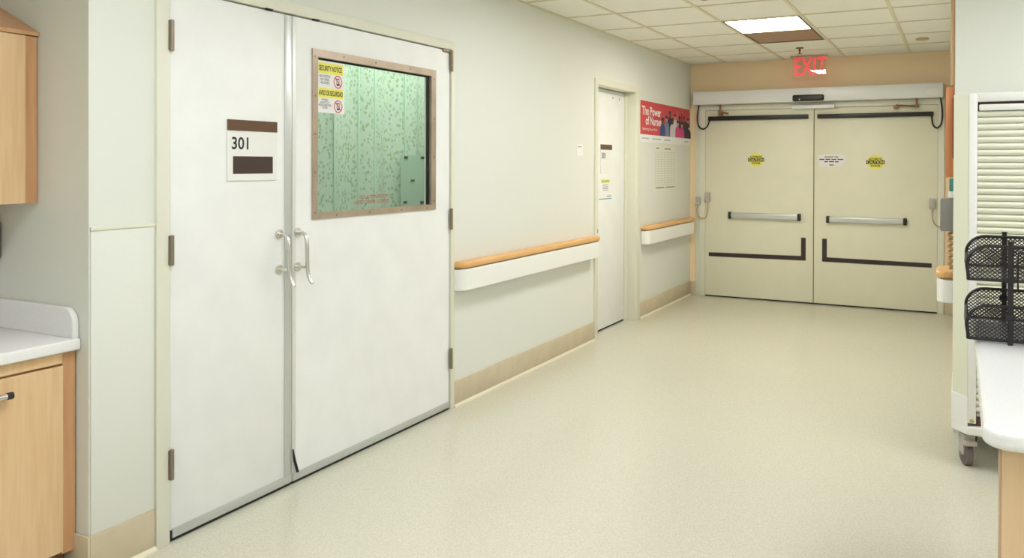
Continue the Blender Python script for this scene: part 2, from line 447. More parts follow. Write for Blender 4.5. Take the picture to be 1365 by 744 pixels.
MB().box(-0.04, 0.004, 2.157, 2.797, 0.014, 2.131, 0, 0.002).build('leaf', DOORW, d1)
MB().box(-0.02, 0.009, 2.757, 2.799, 0.05, 2.130, 0, 0.002).build('edge_strip', ALU, d1)
MB().box(0.004, 0.010, 2.165, 2.799, 0.014, 0.050, 0, 0.002).build('door_sweep', ALU, d1)
MB().box(-0.03, 0.004, 2.157, 2.797, 0.002, 0.014).build('gap_shade_strip', RUBBER, d1)  # black strip stands in for the dark gap under the leaf
MB().box(0.003, 0.008, 2.1535, 2.162, 0.012, 0.045).build('end_cap', RUBBER, d1)
for a, b in ((1.891, 2.009), (1.069, 1.184), (0.246, 0.361)): hinge(d1, 2.153, a, b, 1)
pull(d1, 2.726)
MB().box(-0.03, -0.002, 2.797, 2.806, 0.01, 2.13).build('meeting_seal', RUBBER, d1)

# leaf 2 (wide) with window
d2 = thing('door_2', (-0.02, 3.45, 0), 'wide right leaf of the white double doors with a window onto a green curtain', 'door', kind='structure')
lf = MB()
WY0, WY1, WZ0, WZ1 = 2.966, 3.907, 1.226, 1.966
for (a, b, c, d) in ((2.806, WY0, 0.014, 2.131), (WY1, 4.099, 0.014, 2.131), (WY0, WY1, 0.014, WZ0), (WY0, WY1, WZ1, 2.131)):
    lf.box(-0.04, 0.004, a, b, c, d)
lf.build('leaf', DOORW, d2)
MB().box(-0.02, 0.0055, 2.8055, 2.830, 0.05, 2.130, 0, 0.001).build('edge_strip', mat('pale_edge_metal', (224, 226, 222), 0.35, 0.2), d2)
MB().box(0.004, 0.010, 2.808, 4.098, 0.014, 0.050, 0, 0.002).build('door_sweep', ALU, d2)
MB().box(-0.03, 0.004, 2.807, 4.098, 0.002, 0.014).build('gap_shade_strip', RUBBER, d2)  # dark gap below the wide leaf, filled with black
MB().tube([(0.012, 2.806, 0.16), (0.013, 2.815, 0.11), (0.014, 2.834, 0.05)], [0.003, 0.006, 0.006], 6).build('loose_seal', RUBBER, d2)
for a, b in ((2.01, 2.135), (1.072, 1.197), (0.245, 0.366)): hinge(d2, 4.103, a, b, -1)
MB().box(0.004, 0.016, 4.02, 4.11, 2.118, 2.136, 0, 0.003).build('pivot_arm', BRONZE, d2)
pull(d2, 2.838)
wf_ = MB()
OY0, OY1, OZ0, OZ1 = 2.932, 3.950, 1.199, 2.001
for poly in (((OY0, OZ0), (OY1, OZ0), (WY1, WZ0), (WY0, WZ0)), ((OY0, OZ1), (WY0, WZ1), (WY1, WZ1), (OY1, OZ1)),
             ((OY0, OZ0), (WY0, WZ0), (WY0, WZ1), (OY0, OZ1)), ((OY1, OZ0), (OY1, OZ1), (WY1, WZ1), (WY1, WZ0))):
    wf_.prism(poly, 'x', 0.004, 0.011)
# inner return of the frame
wf_.box(-0.010, 0.010, WY1 - 0.003, WY1, WZ0, WZ1); wf_.box(-0.010, 0.010, WY0, WY0 + 0.003, WZ0, WZ1)
wf_.box(-0.010, 0.010, WY0, WY1, WZ0, WZ0 + 0.003); wf_.box(-0.010, 0.010, WY0, WY1, WZ1 - 0.003, WZ1)
wfo = wf_.build('window_frame', STEEL, d2)
sc = MB()
for (y, z) in [(OY0 + 0.017, z) for z in (1.23, 1.42, 1.6, 1.78, 1.965)] + [(OY1 - 0.02, z) for z in (1.25, 1.5, 1.72, 1.95)] + [(y, OZ0 + 0.013) for y in (3.1, 3.35, 3.62, 3.86)] + [(y, OZ1 - 0.017) for y in (3.15, 3.4, 3.7)]:
    sc.disc((0.010, y, z), (1, 0, 0), 0.005, 0.003, 8)
sc.build('screw', BRONZE, wfo)
MB().box(-0.014, -0.009, WY0, WY1, WZ0, WZ1).build('pane', GLASS, wfo)
gk = MB()
gk.box(-0.022, -0.006, WY1 - 0.012, WY1 - 0.003, WZ0, WZ1); gk.box(-0.022, -0.006, WY0 + 0.003, WY0 + 0.008, WZ0, WZ1)
gk.box(-0.022, -0.006, WY0, WY1, WZ1 - 0.010, WZ1 - 0.003)
gk.build('gasket', RUBBER, wfo)
# red lettering on the glass
tm = text_mb('ISOLATION ROOM', 0.026, 'L', -0.007, (3.41, 1.283), 'CENTER', 1.08)
tm.build('lettering', REDINK, wfo)
tm = text_mb('KEEP DOOR CLOSED', 0.026, 'L', -0.007, (3.40, 1.256), 'CENTER', 1.12)
tm.build('lettering', REDINK, wfo)

# security notice stuck on the glass
sn = thing('security_notice', (-0.007, 3.06, 1.709), 'white and yellow security notice stuck in the top left corner of the door window', 'sign')
X = -0.0075
plate('L', X - 0.001, 2.972, 3.158, 1.711, 1.960).build('notice_sheet', PAPER, sn)
p = plate('L', X, 2.973, 3.148, 1.899, 1.951, 0.0006); plate('L', X, 2.973, 3.148, 1.783, 1.830, 0.0006, p); p.build('yellow_band', YELLOW, sn, 'stuff')
for head, z, k_, lines, z2, sz, st, k2 in (('SECURITY NOTICE', 1.913, 0.57, ('NO PHOTOS', 'NO VIDEO', 'ALLOWED'), 1.880, 0.018, 0.0155, 0.72),
                             ('AVISO DE SEGURIDAD', 1.795, 0.50, ('PROHIBIDO', 'SACAR FOTOS Y', 'HACER GRABACIONES', 'DE VIDEO'), 1.768, 0.0145, 0.0125, 0.60)):
    text_mb(head, 0.034, 'L', X + 0.001, (2.976, z), sx=k_, th=0.0008).build('heading', INK, sn)
    tm = MB()
    for k, s_ in enumerate(lines): text_mb(s_, sz, 'L', X + 0.001, (3.018, z2 - k * st), 'CENTER', k2, mb=tm)
    tm.build('lettering', INK, sn)
rg = MB(); ph = MB()
for (cy, cz) in ((3.110, 1.865), (3.112, 1.746)):
    n = 28; R_, r_ = 0.031, 0.026
    vs = []
    for k in range(n):
        a = 2 * PI * k / n
        vs += [(X + 0.0012, cy + R_ * math.cos(a), cz + R_ * math.sin(a)), (X + 0.0012, cy + r_ * math.cos(a), cz + r_ * math.sin(a))]
    rg.add(vs, [(2 * k, 2 * k + 1, (2 * k + 3) % (2 * n), (2 * k + 2) % (2 * n)) for k in range(n)])
    d = 0.0185
    rg.add([(X + 0.0014, cy - d - 0.002, cz + d - 0.002), (X + 0.0014, cy - d + 0.002, cz + d + 0.002), (X + 0.0014, cy + d + 0.002, cz - d + 0.002), (X + 0.0014, cy + d - 0.002, cz - d - 0.002)], [(0, 1, 2, 3)])
    for (a, b, c, d_) in ((-0.010, -0.007, -0.017, 0.017), (0.007, 0.010, -0.017, 0.017), (-0.010, 0.010, 0.012, 0.017), (-0.010, 0.010, -0.017, -0.009)):
        ph.add([(X + 0.0010, cy + a, cz + c), (X + 0.0010, cy + b, cz + c), (X + 0.0010, cy + b, cz + d_), (X + 0.0010, cy + a, cz + d_)], [(0, 1, 2, 3)])
sn.location = sn.location + Vector((0, 0.017, -0.006))
rg.build('prohibition_ring', CRIMSON, sn, 'stuff'); ph.build('phone_symbol', INK, sn, 'stuff')

# room sign 301 on leaf 1
def room_sign(x, y0, y1, z0, z1, label, insert=True):
    s = thing('room_sign', (x, (y0 + y1) / 2, z0), label, 'sign')
    MB().box(x, x + 0.006, y0, y1, z0, z1, 0, 0.001, 1).build('plate', WHITE, s)
    MB().box(x + 0.004, x + 0.008, y0, y1, z1 - 0.046, z1).build('header_strip', BROWNP, s)
    if insert: MB().box(x + 0.004, x + 0.0075, y0 + 0.029, y1 - 0.026, z0 + 0.030, z0 + 0.104).build('name_insert', BROWND, s)
    text_mb('301', 0.072, 'L', x + 0.0068, (y0 + 0.019, z1 - 0.123), sx=0.98, th=0.0012).build('lettering', INK, s)
    return s
room_sign(0.004, 2.430, 2.707, 1.387, 1.644, 'white 301 room plate with two brown strips on the nearest narrow door leaf')

# the lit patient room: curtain with a sheet clipped on it
cu = thing('privacy_curtain', (-0.75, 4.2, 0.25), 'green leaf printed privacy curtain hanging behind the door window', 'curtain')
c_ = MB(); n = 260; y0, y1 = 2.5, 6.1
tops = [2.42, 0.25]
vs = []
for k in range(n + 1):
    t_ = k / n; y = y0 + (y1 - y0) * t_
    d = 0.034 * math.sin(2 * PI * y / 0.42) + 0.007 * math.sin(2 * PI * y / 0.17 + 1.3) + 0.010 * math.sin(2 * PI * y / 0.9)
    for z in (0.25, 0.9, 1.6, 2.42): vs.append((-0.75 + d * (1.15 - 0.15 * z), y, z))
fs = []
for k in range(n):
    for q in range(3): fs.append((k * 4 + q, k * 4 + q + 1, (k + 1) * 4 + q + 1, (k + 1) * 4 + q))
c_.add(vs, fs, 0, True); c_.build('curtain_fabric', CURTAIN, cu)
# vertical pale seams of the curtain panels
sm = MB()
for y in (3.90, 4.20, 4.33, 4.655):
    d = 0.034 * math.sin(2 * PI * y / 0.42) + 0.007 * math.sin(2 * PI * y / 0.17 + 1.3) + 0.010 * math.sin(2 * PI * y / 0.9)
    sm.box(-0.752 + d, -0.744 + d, y - 0.008, y + 0.008, 0.3, 2.40)
sm.build('panel_seam', mat('pale_mint_seam', (200, 224, 204), 0.8), cu)
MB().box(-0.77, -0.73, 2.3, 6.19, 2.44, 2.47).build('curtain_track', ALU, cu)
sh = thing('hanging_sheet', (-0.70, 4.84, 1.1), 'pale green sheet hung by black clips at the right edge of the green curtain', 'sheet')
MB().box(-0.702, -0.698, 4.57, 5.35, 1.05, 1.522).build('sheet', SHEET, sh)
ck = MB()
for (y, z) in ((4.622, 1.505), (4.817, 1.505), (4.702, 1.344), (4.615, 1.196), (4.812, 1.188)): 
    MB().box(-0.698, -0.690, y - 0.018, y + 0.018, z - 0.009, z + 0.009, 0, 0.002, 1).build('clip', BLACK, sh)

# ------------------------------------------------------------------ single door further along
f2 = frame_left('trim_2', 6.277, 7.352, 6.340, 7.250, 2.132, 2.180, 0.14, 'cream metal frame around the single recessed white door', 0.0)
d3 = thing('door_3', (-0.12, 6.79, 0), 'single white door recessed in the left wall beside the red poster', 'door', kind='structure')
MB().box(-0.14, -0.10, 6.343, 7.222, 0.014, 2.126, 0, 0.002).build('leaf', DOORW, d3)
MB().box(-0.135, -0.101, 6.345, 7.22, 0.001, 0.014).build('gap_shade_strip', RUBBER, d3)  # black strip for the dark gap at the foot of this door
MB().box(-0.14, -0.08, 7.224, 7.252, 0, 2.132).build('door_stop', FRAME, d3)
for y in (6.935, 7.095): MB().disc((-0.1, y, 2.063), (1, 0, 0), 0.007, 0.004, 10).build('bolt', BRONZE, d3)
MB().box(0.0135, 0.0155, 6.322, 6.336, 0.89, 0.92).build('strike_plate', GREY, f2)
MB().box(-0.16, -0.14, 6.34, 7.25, 0, 2.13).build('backing', DOORW, d3)
room_sign(-0.10, 6.646, 6.905, 1.384, 1.638, 'white 301 room plate with one brown strip on the recessed single door', False)
nt_ = thing('paper_notice', (-0.1, 6.76, 1.15), 'paper notice with lime heading taped under the plate on the single door', 'notice')
X = -0.1
plate('L', X, 6.618, 6.912, 1.150, 1.350, 0.0015).build('sheet', PAPER, nt_)
plate('L', X + 0.0015, 6.67, 6.86, 1.30, 1.325, 0.0008).build('lime_heading', GREENINK, nt_)
p = MB()
for k, z in enumerate((1.275, 1.26, 1.245, 1.23)): plate('L', X + 0.0015, 6.70 + 0.01 * (k % 2), 6.83, z, z + 0.006, 0.0006, p)
p.build('printed_line', GREYINK, nt_, 'stuff')
p = plate('L', X + 0.0015, 6.62, 6.91, 1.153, 1.160, 0.0006); plate('L', X + 0.0015, 6.80, 6.90, 1.175, 1.182, 0.0006, p); p.build('blue_line', BLUEINK, nt_, 'stuff')

# small white card on the wall
cd = thing('wall_card', (0.0, 5.985, 1.53), 'small white card on the cream wall left of the single door', 'card')
plate('L', 0, 5.93, 6.045, 1.530, 1.625, 0.002).build('card', WHITE, cd)
p = plate('L', 0.002, 5.975, 6.02, 1.598, 1.606, 0.0006); plate('L', 0.002, 5.95, 5.98, 1.598, 1.604, 0.0006, p); p.build('printed_line', GREYINK, cd, 'stuff')

# ------------------------------------------------------------------ poster and list
po = thing('poster', (0.0, 8.17, 1.68), 'wide red poster of a crowd of nurses with white lettering on the left wall', 'poster')
plate('L', 0.001, 7.375, 8.975, 1.678, 2.075, 0.002).build('poster_sheet', PAPER, po)
plate('L', 0.003, 7.375, 8.975, 1.752, 2.075, 0.001).build('red_panel', POSTER, po)
tm = text_mb('The Power', 0.118, 'L', 0.0046, (7.415, 1.943), sx=1.05, th=0.002)
text_mb('of Nurses', 0.118, 'L', 0.0046, (7.520, 1.850), sx=1.0, th=0.002, mb=tm)
text_mb('Celebrating Nurses Week', 0.036, 'L', 0.0046, (7.425, 1.795), sx=1.15, mb=tm)
tm.build('lettering', PAPER, po)
skin = [(120, 78, 58), (196, 140, 112), (90, 58, 46), (214, 164, 140)]
cloth = [(60, 66, 130), (50, 44, 70), (210, 205, 214), (46, 40, 52), (214, 70, 130), (70, 52, 60), (44, 46, 72), (120, 130, 160)]
fm = [mat('print_skin_%d' % i, c, 0.6) for i, c in enumerate(skin)] + [mat('print_cloth_%d' % i, c, 0.6) for i, c in enumerate(cloth)]
fg = MB()
people = [(8.03, 1.905, .05, 0, 4), (8.16, 1.93, .048, 1, 11), (8.27, 1.985, .05, 0, 5), (8.35, 1.915, .05, 2, 6), (8.44, 1.965, .048, 1, 6), (8.53, 1.90, .05, 3, 8),
          (8.60, 1.955, .048, 2, 7), (8.68, 1.89, .05, 1, 8), (8.75, 1.96, .046, 0, 9), (8.83, 1.90, .05, 2, 10), (8.90, 1.945, .045, 1, 5), (8.94, 1.87, .04, 3, 7)]
people.sort(key=lambda q: -q[1])
for k, (y, z, r, sk, cl) in enumerate(people):
    x = 0.0044 + k * 0.00012
    ell = [(x, y + r * 0.8 * math.cos(2 * PI * a / 10), z + r * 0.62 * math.sin(2 * PI * a / 10)) for a in range(10)]
    zb = 1.753
    body = [(x, y - r * 1.7, zb), (x, y + r * 1.7, zb), (x, y + r * 1.6, z - r * 1.3), (x, y + r * 0.8, z - r * 0.6), (x, y - r * 0.8, z - r * 0.6), (x, y - r * 1.6, z - r * 1.3)]
    hair = [(x + 0.00005, y + r * 0.9 * math.cos(PI * a / 6), z + r * 0.15 + r * 0.62 * math.sin(PI * a / 6)) for a in range(7)]
    if k in (1, 3): fg.add([(x, y + r, z - r), (x, y + r * 1.6, z - r), (x, y + r * 1.9, z + r * 1.3), (x, y + r * 1.4, z + r * 1.3)], [(0, 1, 2, 3)], sk)
    fg.add(body, [range(6)], cl); fg.add(ell, [range(10)], sk); fg.add(hair, [range(7)], 5)
fg.build('printed_crowd', fm, po)
p = MB()
for (a, b) in ((7.42, 7.62), (7.72, 7.98), (8.08, 8.28), (8.78, 8.92)): plate('L', 0.003, a, b, 1.708, 1.722, 0.0008, p)
p.build('footer_line', mat('faint_print', (190, 194, 200), 0.7), po, 'stuff')
ls = thing('staff_list', (0, 8.12, 1.22), 'faint printed table on white paper below the red poster', 'paper')
plate('L', 0, 7.79, 8.46, 1.215, 1.655, 0.0015).build('sheet', mat('offwhite_paper', (232, 231, 218), 0.7), ls)
p = MB(); 
for k in range(15):
    z = 1.25 + k * 0.024
    plate('L', 0.0015, 7.81, 8.10, z, z + 0.004, 0.0006, p); plate('L', 0.0015, 8.14, 8.43, z, z + 0.004, 0.0006, p)
for y in (7.81, 7.90, 8.0, 8.10, 8.14, 8.24, 8.33, 8.43): plate('L', 0.0015, y - 0.003, y + 0.003, 1.25, 1.59, 0.0007, p)
p.build('table_line', mat('pale_grey_print', (200, 203, 196), 0.7), ls, 'stuff')
p = plate('L', 0.0015, 7.83, 8.10, 1.222, 1.233, 0.0008); plate('L', 0.0015, 8.15, 8.43, 1.222, 1.233, 0.0008, p)
plate('L', 0.0015, 7.84, 7.94, 1.622, 1.632, 0.0008, p); plate('L', 0.0015, 8.1, 8.3, 1.618, 1.628, 0.0008, p)
p.build('printed_line', mat('mid_grey_print', (120, 122, 116), 0.7), ls, 'stuff')

# ------------------------------------------------------------------ handrails
def rail_profile(x0, x1, z0, z1, r, n=4):
    pts = []
    for (cx, cz, a0) in ((x1 - r, z1 - r, 0), (x0 + r, z1 - r, 90), (x0 + r, z0 + r, 180), (x1 - r, z0 + r, 270)):
        for k in range(n + 1):
            a = math.radians(a0 + 90 * k / n); pts.append((cx + r * math.cos(a), cz + r * math.sin(a)))
    return pts
def handrail(y0, y1, label, x0=0.0, sgn=1, zo=0.0, endcap=True):
    h = thing('handrail', (x0, (y0 + y1) / 2, 0.70 + zo), label, 'handrail', 'maple topped handrails')
    def sweep(zl, zh, xo, R, name, mt, rad, n=10):
        b = MB(); prof = []
        # plan outline: from the wall out round a corner, along, and back to the wall
        path = [(0.004, y0)]
        for k in range(7):
            a = math.radians(90 * k / 6); path.append((xo - R + R * math.sin(a), y0 + R - R * math.cos(a)))
        for k in range(7):
            a = math.radians(90 * k / 6); path.append((xo - R + R * math.cos(a), y1 - R + R * math.sin(a)))
        path.append((0.004, y1))
        b.prism([(x0 + sgn * p_[0], p_[1]) for p_ in path], 'z', zl, zh, 0, False)
        o = b.build(name, mt, h)
        bv = o.modifiers.new('bevel', 'BEVEL'); bv.width = rad; bv.segments = 3; bv.limit_method = 'ANGLE'; bv.angle_limit = math.radians(60)
        return o
    sweep(0.703 + zo, 0.832 + zo, 0.085, 0.055, 'bumper_rail', BUMPER, 0.006)
    sweep(0.838 + zo, 0.876 + zo, 0.092, 0.05, 'wood_rail', OAK, 0.014)
    sweep(0.828 + zo, 0.842 + zo, 0.070, 0.04, 'rail_core', mat('dark_core', (150, 120, 86), 0.6), 0.002)
    return h
handrail(4.14, 6.235, 'long maple and white handrail between the double doors and the single door')
handrail(7.40, 8.93, 'shorter maple and white handrail below the red poster')
h = handrail(5.06, 5.37, 'end of a maple and white handrail jutting past the right wall corner', 2.668, -1)

# ------------------------------------------------------------------ far double doors
f3 = MB()
f3.box(0.070, 0.172, YF - 0.015, YF + 0.12, 0, 2.115, 0, 0.004); f3.box(2.499, 2.552, YF - 0.015, YF + 0.12, 0, 2.115, 0, 0.004)
f3.box(0.17, 2.50, YF - 0.015, YF + 0.12, 2.064, 2.115)
f3.box(0.105, 0.125, YF - 0.022, YF - 0.014, 0, 2.11, 0, 0.003); f3.box(2.535, 2.556, YF - 0.022, YF - 0.014, 0, 2.11, 0, 0.003)
f3.build('trim_3', FRAME, None, 'structure', 'cream steel frame of the far double doors', 'door frame')
MB().box(1.118, 1.539, YF - 0.065, YF - 0.004, 2.052, 2.090, 0, 0.003).build('trim_7', HEADER, None, 'structure', 'short pale strip on the door head below the opener', 'trim')
def far_leaf(name, x0, x1, label, left):
    d = thing(name, ((x0 + x1) / 2, YF + 0.02, 0), label, 'door', kind='structure')
    MB().box(x0, x1, YF - 0.002, YF + 0.043, 0.014, 2.060, 0, 0.002).build('leaf', DOORC, d)
    MB().box(x0, x1, YF + 0.004, YF + 0.04, 0.001, 0.014).build('gap_shade_strip', RUBBER, d)  # shade of the floor gap, put in as a black strip
    yb = YF - 0.002
    if left:
        MB().box(0.208, 1.275, yb - 0.035, yb, 1.950, 1.996, 0, 0.006).build('safety_sensor_bar', BLACK, d)
        a = MB(); a.prism([(0.216, 0.445), (1.252, 0.453), (1.252, 0.694), (1.205, 0.694), (1.205, 0.499), (0.216, 0.488)], 'y', yb - 0.006, yb)
        xa, xb, za, zb = 0.440, 1.204, 0.874, 0.944; cx = 0.731; cz = 1.517
    else:
        MB().box(1.366, 2.458, yb - 0.035, yb, 1.948, 1.992, 0, 0.006).build('safety_sensor_bar', BLACK, d)
        a = MB(); a.prism([(1.417, 0.453), (2.449, 0.450), (2.449, 0.493), (1.463, 0.499), (1.463, 0.692), (1.417, 0.692)], 'y', yb - 0.006, yb)
        xa, xb, za, zb = 1.460, 2.224, 0.864, 0.930; cx = 1.929; cz = 1.492
    a.build('kick_guard', DARKB, d)
    pb = MB().box(xa + 0.028, xb - 0.03, yb - 0.048, yb, za + 0.004, zb - 0.004, 0, 0.008, 3).build('push_bar', ALU, d)
    for (u, v) in ((xa, xa + 0.030), (xb - 0.032, xb)): MB().box(u, v, yb - 0.052, yb, za - 0.003, zb + 0.003, 0, 0.006).build('end_cap', BLACK, pb)
    s = thing('caution_sticker', (cx, yb - 0.001, cz - 0.075), 'round yellow caution sticker on the ' + ('left' if left else 'right') + ' leaf of the far double doors', 'sticker', None)
    MB().disc((cx, yb, cz), (0, -1, 0), 0.076, 0.0012, 32).build('yellow_disc', YELLOW, s)
    plate('F', yb - 0.0012, cx - 0.086, cx + 0.086, cz - 0.020, cz + 0.020, 0.0008).build('black_band', INK, s)
    text_mb('CAUTION', 0.040, 'F', yb - 0.0026, (cx, cz - 0.014), 'CENTER', 0.88, 0.0008).build('band_lettering', YELLOW, s)
    tm = text_mb('AUTOMATIC', 0.026, 'F', yb - 0.0018, (cx, cz + 0.025), 'CENTER', 0.85, 0.0008)
    tm.build('lettering', INK, s)
    tm = text_mb('DOOR', 0.030, 'F', yb - 0.0018, (cx, cz - 0.047), 'CENTER', 1.0, 0.0008); tm.build('lettering', INK, s)
    return d
d4 = far_leaf('door_4', 0.174, 1.326, 'left leaf of the cream far double doors with one caution sticker only', True)
d5 = far_leaf('door_5', 1.334, 2.497, 'right leaf of the cream far double doors with sticker and white paper', False)
MB().box(1.322, 1.338, YF + 0.004, YF + 0.05, 0.0, 2.06).build('meeting_seal', mat('brown_gasket', (110, 72, 48), 0.7), d4)
sp = thing('door_paper', (1.505, YF - 0.003, 1.446), 'white paper with short printed lines taped on the far right door leaf', 'notice')
yb = YF - 0.002
plate('F', yb, 1.375, 1.634, 1.444, 1.572, 0.0012).build('sheet', PAPER, sp)
tm = text_mb('PLEASE USE', 0.024, 'F', yb - 0.002, (1.505, 1.537), 'CENTER', 1.1, 0.0005)
p = tm
for (a, b, z) in ((1.385, 1.435, 1.516), (1.445, 1.495, 1.516), (1.505, 1.555, 1.515), (1.565, 1.62, 1.515), (1.435, 1.47, 1.492), (1.48, 1.53, 1.492), (1.54, 1.575, 1.491)):
    plate('F', yb - 0.0012, a, b, z, z + 0.010, 0.0006, p)
plate('F', yb - 0.0012, 1.485, 1.525, 1.458, 1.468, 0.0006, p)
tm.build('lettering', INK, sp)

# automatic opener box
op = thing('door_opener', (1.305, YF - 0.07, 2.12), 'long pale aluminium door opener box above the far double doors', 'door opener')
MB().box(0.072, 2.541, YF - 0.155, YF - 0.001, 2.122, 2.262, 0, 0.006).build('housing', HEADER, op)
MB().box(0.064, 0.072, YF - 0.150, YF - 0.001, 2.124, 2.258, 0, 0.002).build('end_plate', GREYL, op)
MB().box(2.541, 2.548, YF - 0.150, YF - 0.001, 2.124, 2.258, 0, 0.002).build('end_plate', GREYL, op)
MB().box(2.40, 2.52, YF - 0.158, YF - 0.154, 2.140, 2.215, 0, 0.002).build('cover_plate', mat('bright_cover', (234, 234, 230), 0.35), op)
se = MB().box(1.142, 1.452, YF - 0.205, YF - 0.153, 2.122, 2.188, 0, 0.016, 3).build('motion_sensor', BLACK, op)
MB().disc((1.215, YF - 0.205, 2.140), (0, -1, 0), 0.007, 0.002, 8).build('indicator_light', LEDG, se)
def arm(x0, x1, z0, z1):
    a = MB(); a.tube([(x0, YF - 0.045, z0), (x1, YF - 0.055, z1)], 0.009, 8); a.disc((x1, YF - 0.055, z1 - 0.012), (0, 0, 1), 0.02, 0.024, 12)
    a.box(min(x0, x1) - 0.02, min(x0, x1) + 0.02, YF - 0.06, YF - 0.003, min(z0, z1) - 0.015, min(z0, z1) + 0.012)
    a.tube([(x1, YF - 0.055, z1), (x1, YF - 0.06, 2.13)], 0.010, 8)
    return a.build('closer_arm', mat('bronze_arm', (140, 104, 74), 0.4, 0.5), op)
arm(0.44, 0.35, 2.022, 2.046); arm(2.12, 2.31, 2.062, 2.044)
def smooth_path(pts, n=6):
    P = [Vector(p) for p in pts]; out = []
    for i in range(len(P) - 1):
        p0 = P[max(i - 1, 0)]; p1 = P[i]; p2 = P[i + 1]; p3 = P[min(i + 2, len(P) - 1)]
        for k in range(n):
            t = k / n
            out.append(0.5 * ((2 * p1) + (-p0 + p2) * t + (2 * p0 - 5 * p1 + 4 * p2 - p3) * t * t + (-p0 + 3 * p1 - 3 * p2 + p3) * t ** 3))
    return out + [P[-1]]
yc = YF - 0.05
MB().tube(smooth_path([(0.110, yc, 2.125), (0.095, yc, 2.0), (0.105, yc, 1.90), (0.155, yc - .01, 1.858), (0.205, yc, 1.885), (0.224, yc + .02, 1.955)]), 0.008, 8).build('power_cable', BLACK, op)
MB().tube(smooth_path([(2.520, yc, 2.125), (2.535, yc, 2.0), (2.530, yc, 1.88), (2.494, yc - .01, 1.828), (2.455, yc, 1.862), (2.442, yc + .02, 1.955)]), 0.008, 8).build('power_cable', BLACK, op)

def contact_loop(pa, pb, pts, label, two):
    t = thing('door_contact_loop', (pts[0][0], YF - 0.02, min(p[2] for p in pts)), label, 'cable')
    MB().box(pb[0] - 0.026, pb[0] + 0.026, YF - 0.045, YF - 0.002, pb[1] - 0.05, pb[1] + 0.05, 0, 0.006).build('junction_box', GREYL, t)
    if two: MB().box(pa[0] - 0.024, pa[0] + 0.024, YF - 0.055, YF - 0.014, pa[1] - 0.045, pa[1] + 0.045, 0, 0.006).build('junction_box', GREYL, t)
    MB().tube(smooth_path(pts), 0.0065, 8).build('cable', TAN if two else mat('grey_cord', (176, 164, 140), 0.5), t)
contact_loop((0.100, 1.060), (0.203, 1.105), [(0.100, yc + .02, 1.02), (0.095, yc, 0.95), (0.118, yc, 0.885), (0.155, yc, 0.868), (0.19, yc, 0.88), (0.212, yc, 0.95), (0.210, yc + .02, 1.06)], 'thin tan wire loop with two grey boxes on the far left door jamb', True)
contact_loop((0, 0), (2.452, 1.085), [(2.452, yc + .02, 1.04), (2.452, yc, 0.95), (2.475, yc, 0.885), (2.515, yc, 0.862), (2.55, yc, 0.872), (2.585, yc, 0.93), (2.61, yc, 1.0)], 'thin grey wire loop hanging from one box on the far right door leaf', False)

# ------------------------------------------------------------------ exit sign
ex = thing('exit_sign', (1.31, 8.8, CH), 'clear hanging exit sign with glowing red letters above the far doors', 'exit sign')
MB().box(1.13, 1.49, 8.77, 8.83, CH - 0.018, CH - 0.003, 0, 0.004).build('ceiling_mount', mat('tan_mount', (206, 180, 140), 0.5), ex)
lt = MB()
text_mb('EXIT', 0.262, 'F', 8.802, (1.318, 2.388), 'CENTER', 0.60, 0.004, lt)
lt.build('lettering', EXITRED, ex)
pan = MB()
vs = [(1.145, 8.797 + 0.0, 2.325), (1.475, 8.797, 2.325), (1.475, 8.7938, CH - 0.015), (1.145, 8.7938, CH - 0.015)]
pan.add(vs + [(v[0], v[1] + 0.010, v[2]) for v in vs], [(0, 1, 2, 3), (7, 6, 5, 4), (0, 4, 5, 1), (1, 5, 6, 2), (2, 6, 7, 3), (3, 7, 4, 0)])
pan.build('acrylic_panel', ACRYLIC, ex)

# ------------------------------------------------------------------ sprinklers, ceiling disc
def sprinkler(x, y, label):
    s = thing('sprinkler_head', (x, y, CH), label, 'sprinkler')
    MB().disc((x, y, CH - 0.006), (0, 0, 1), 0.036, 0.008, 20).build('escutcheon', mat('brass_plate', (120, 86, 56), 0.4, 0.6), s)
    b = MB(); b.tube([(x, y, CH - 0.004), (x, y, CH - 0.052)], [0.011, 0.007], 10); b.build('stem', mat('brass_plate', (1, 1, 1)), s)
    MB().disc((x, y, CH - 0.058), (0, 0, 1), 0.022, 0.003, 16).build('deflector', mat('brass_plate', (1, 1, 1)), s)
sprinkler(1.321, 8.184, 'small brass sprinkler head hanging just in front of the exit sign')
sprinkler(1.222, 5.23, 'sprinkler head whose tip just shows at the top edge above the lit ceiling light')
MB().tube([(2.39, 8.05, CH + 0.002), (2.39, 8.05, CH - 0.012), (2.39, 8.05, CH - 0.016)], [0.055, 0.052, 0.03], 24).build('ceiling_disc', mat('tan_disc', (200, 176, 138), 0.5), None, None, 'small round tan disc in the ceiling near the right wall', 'detector')

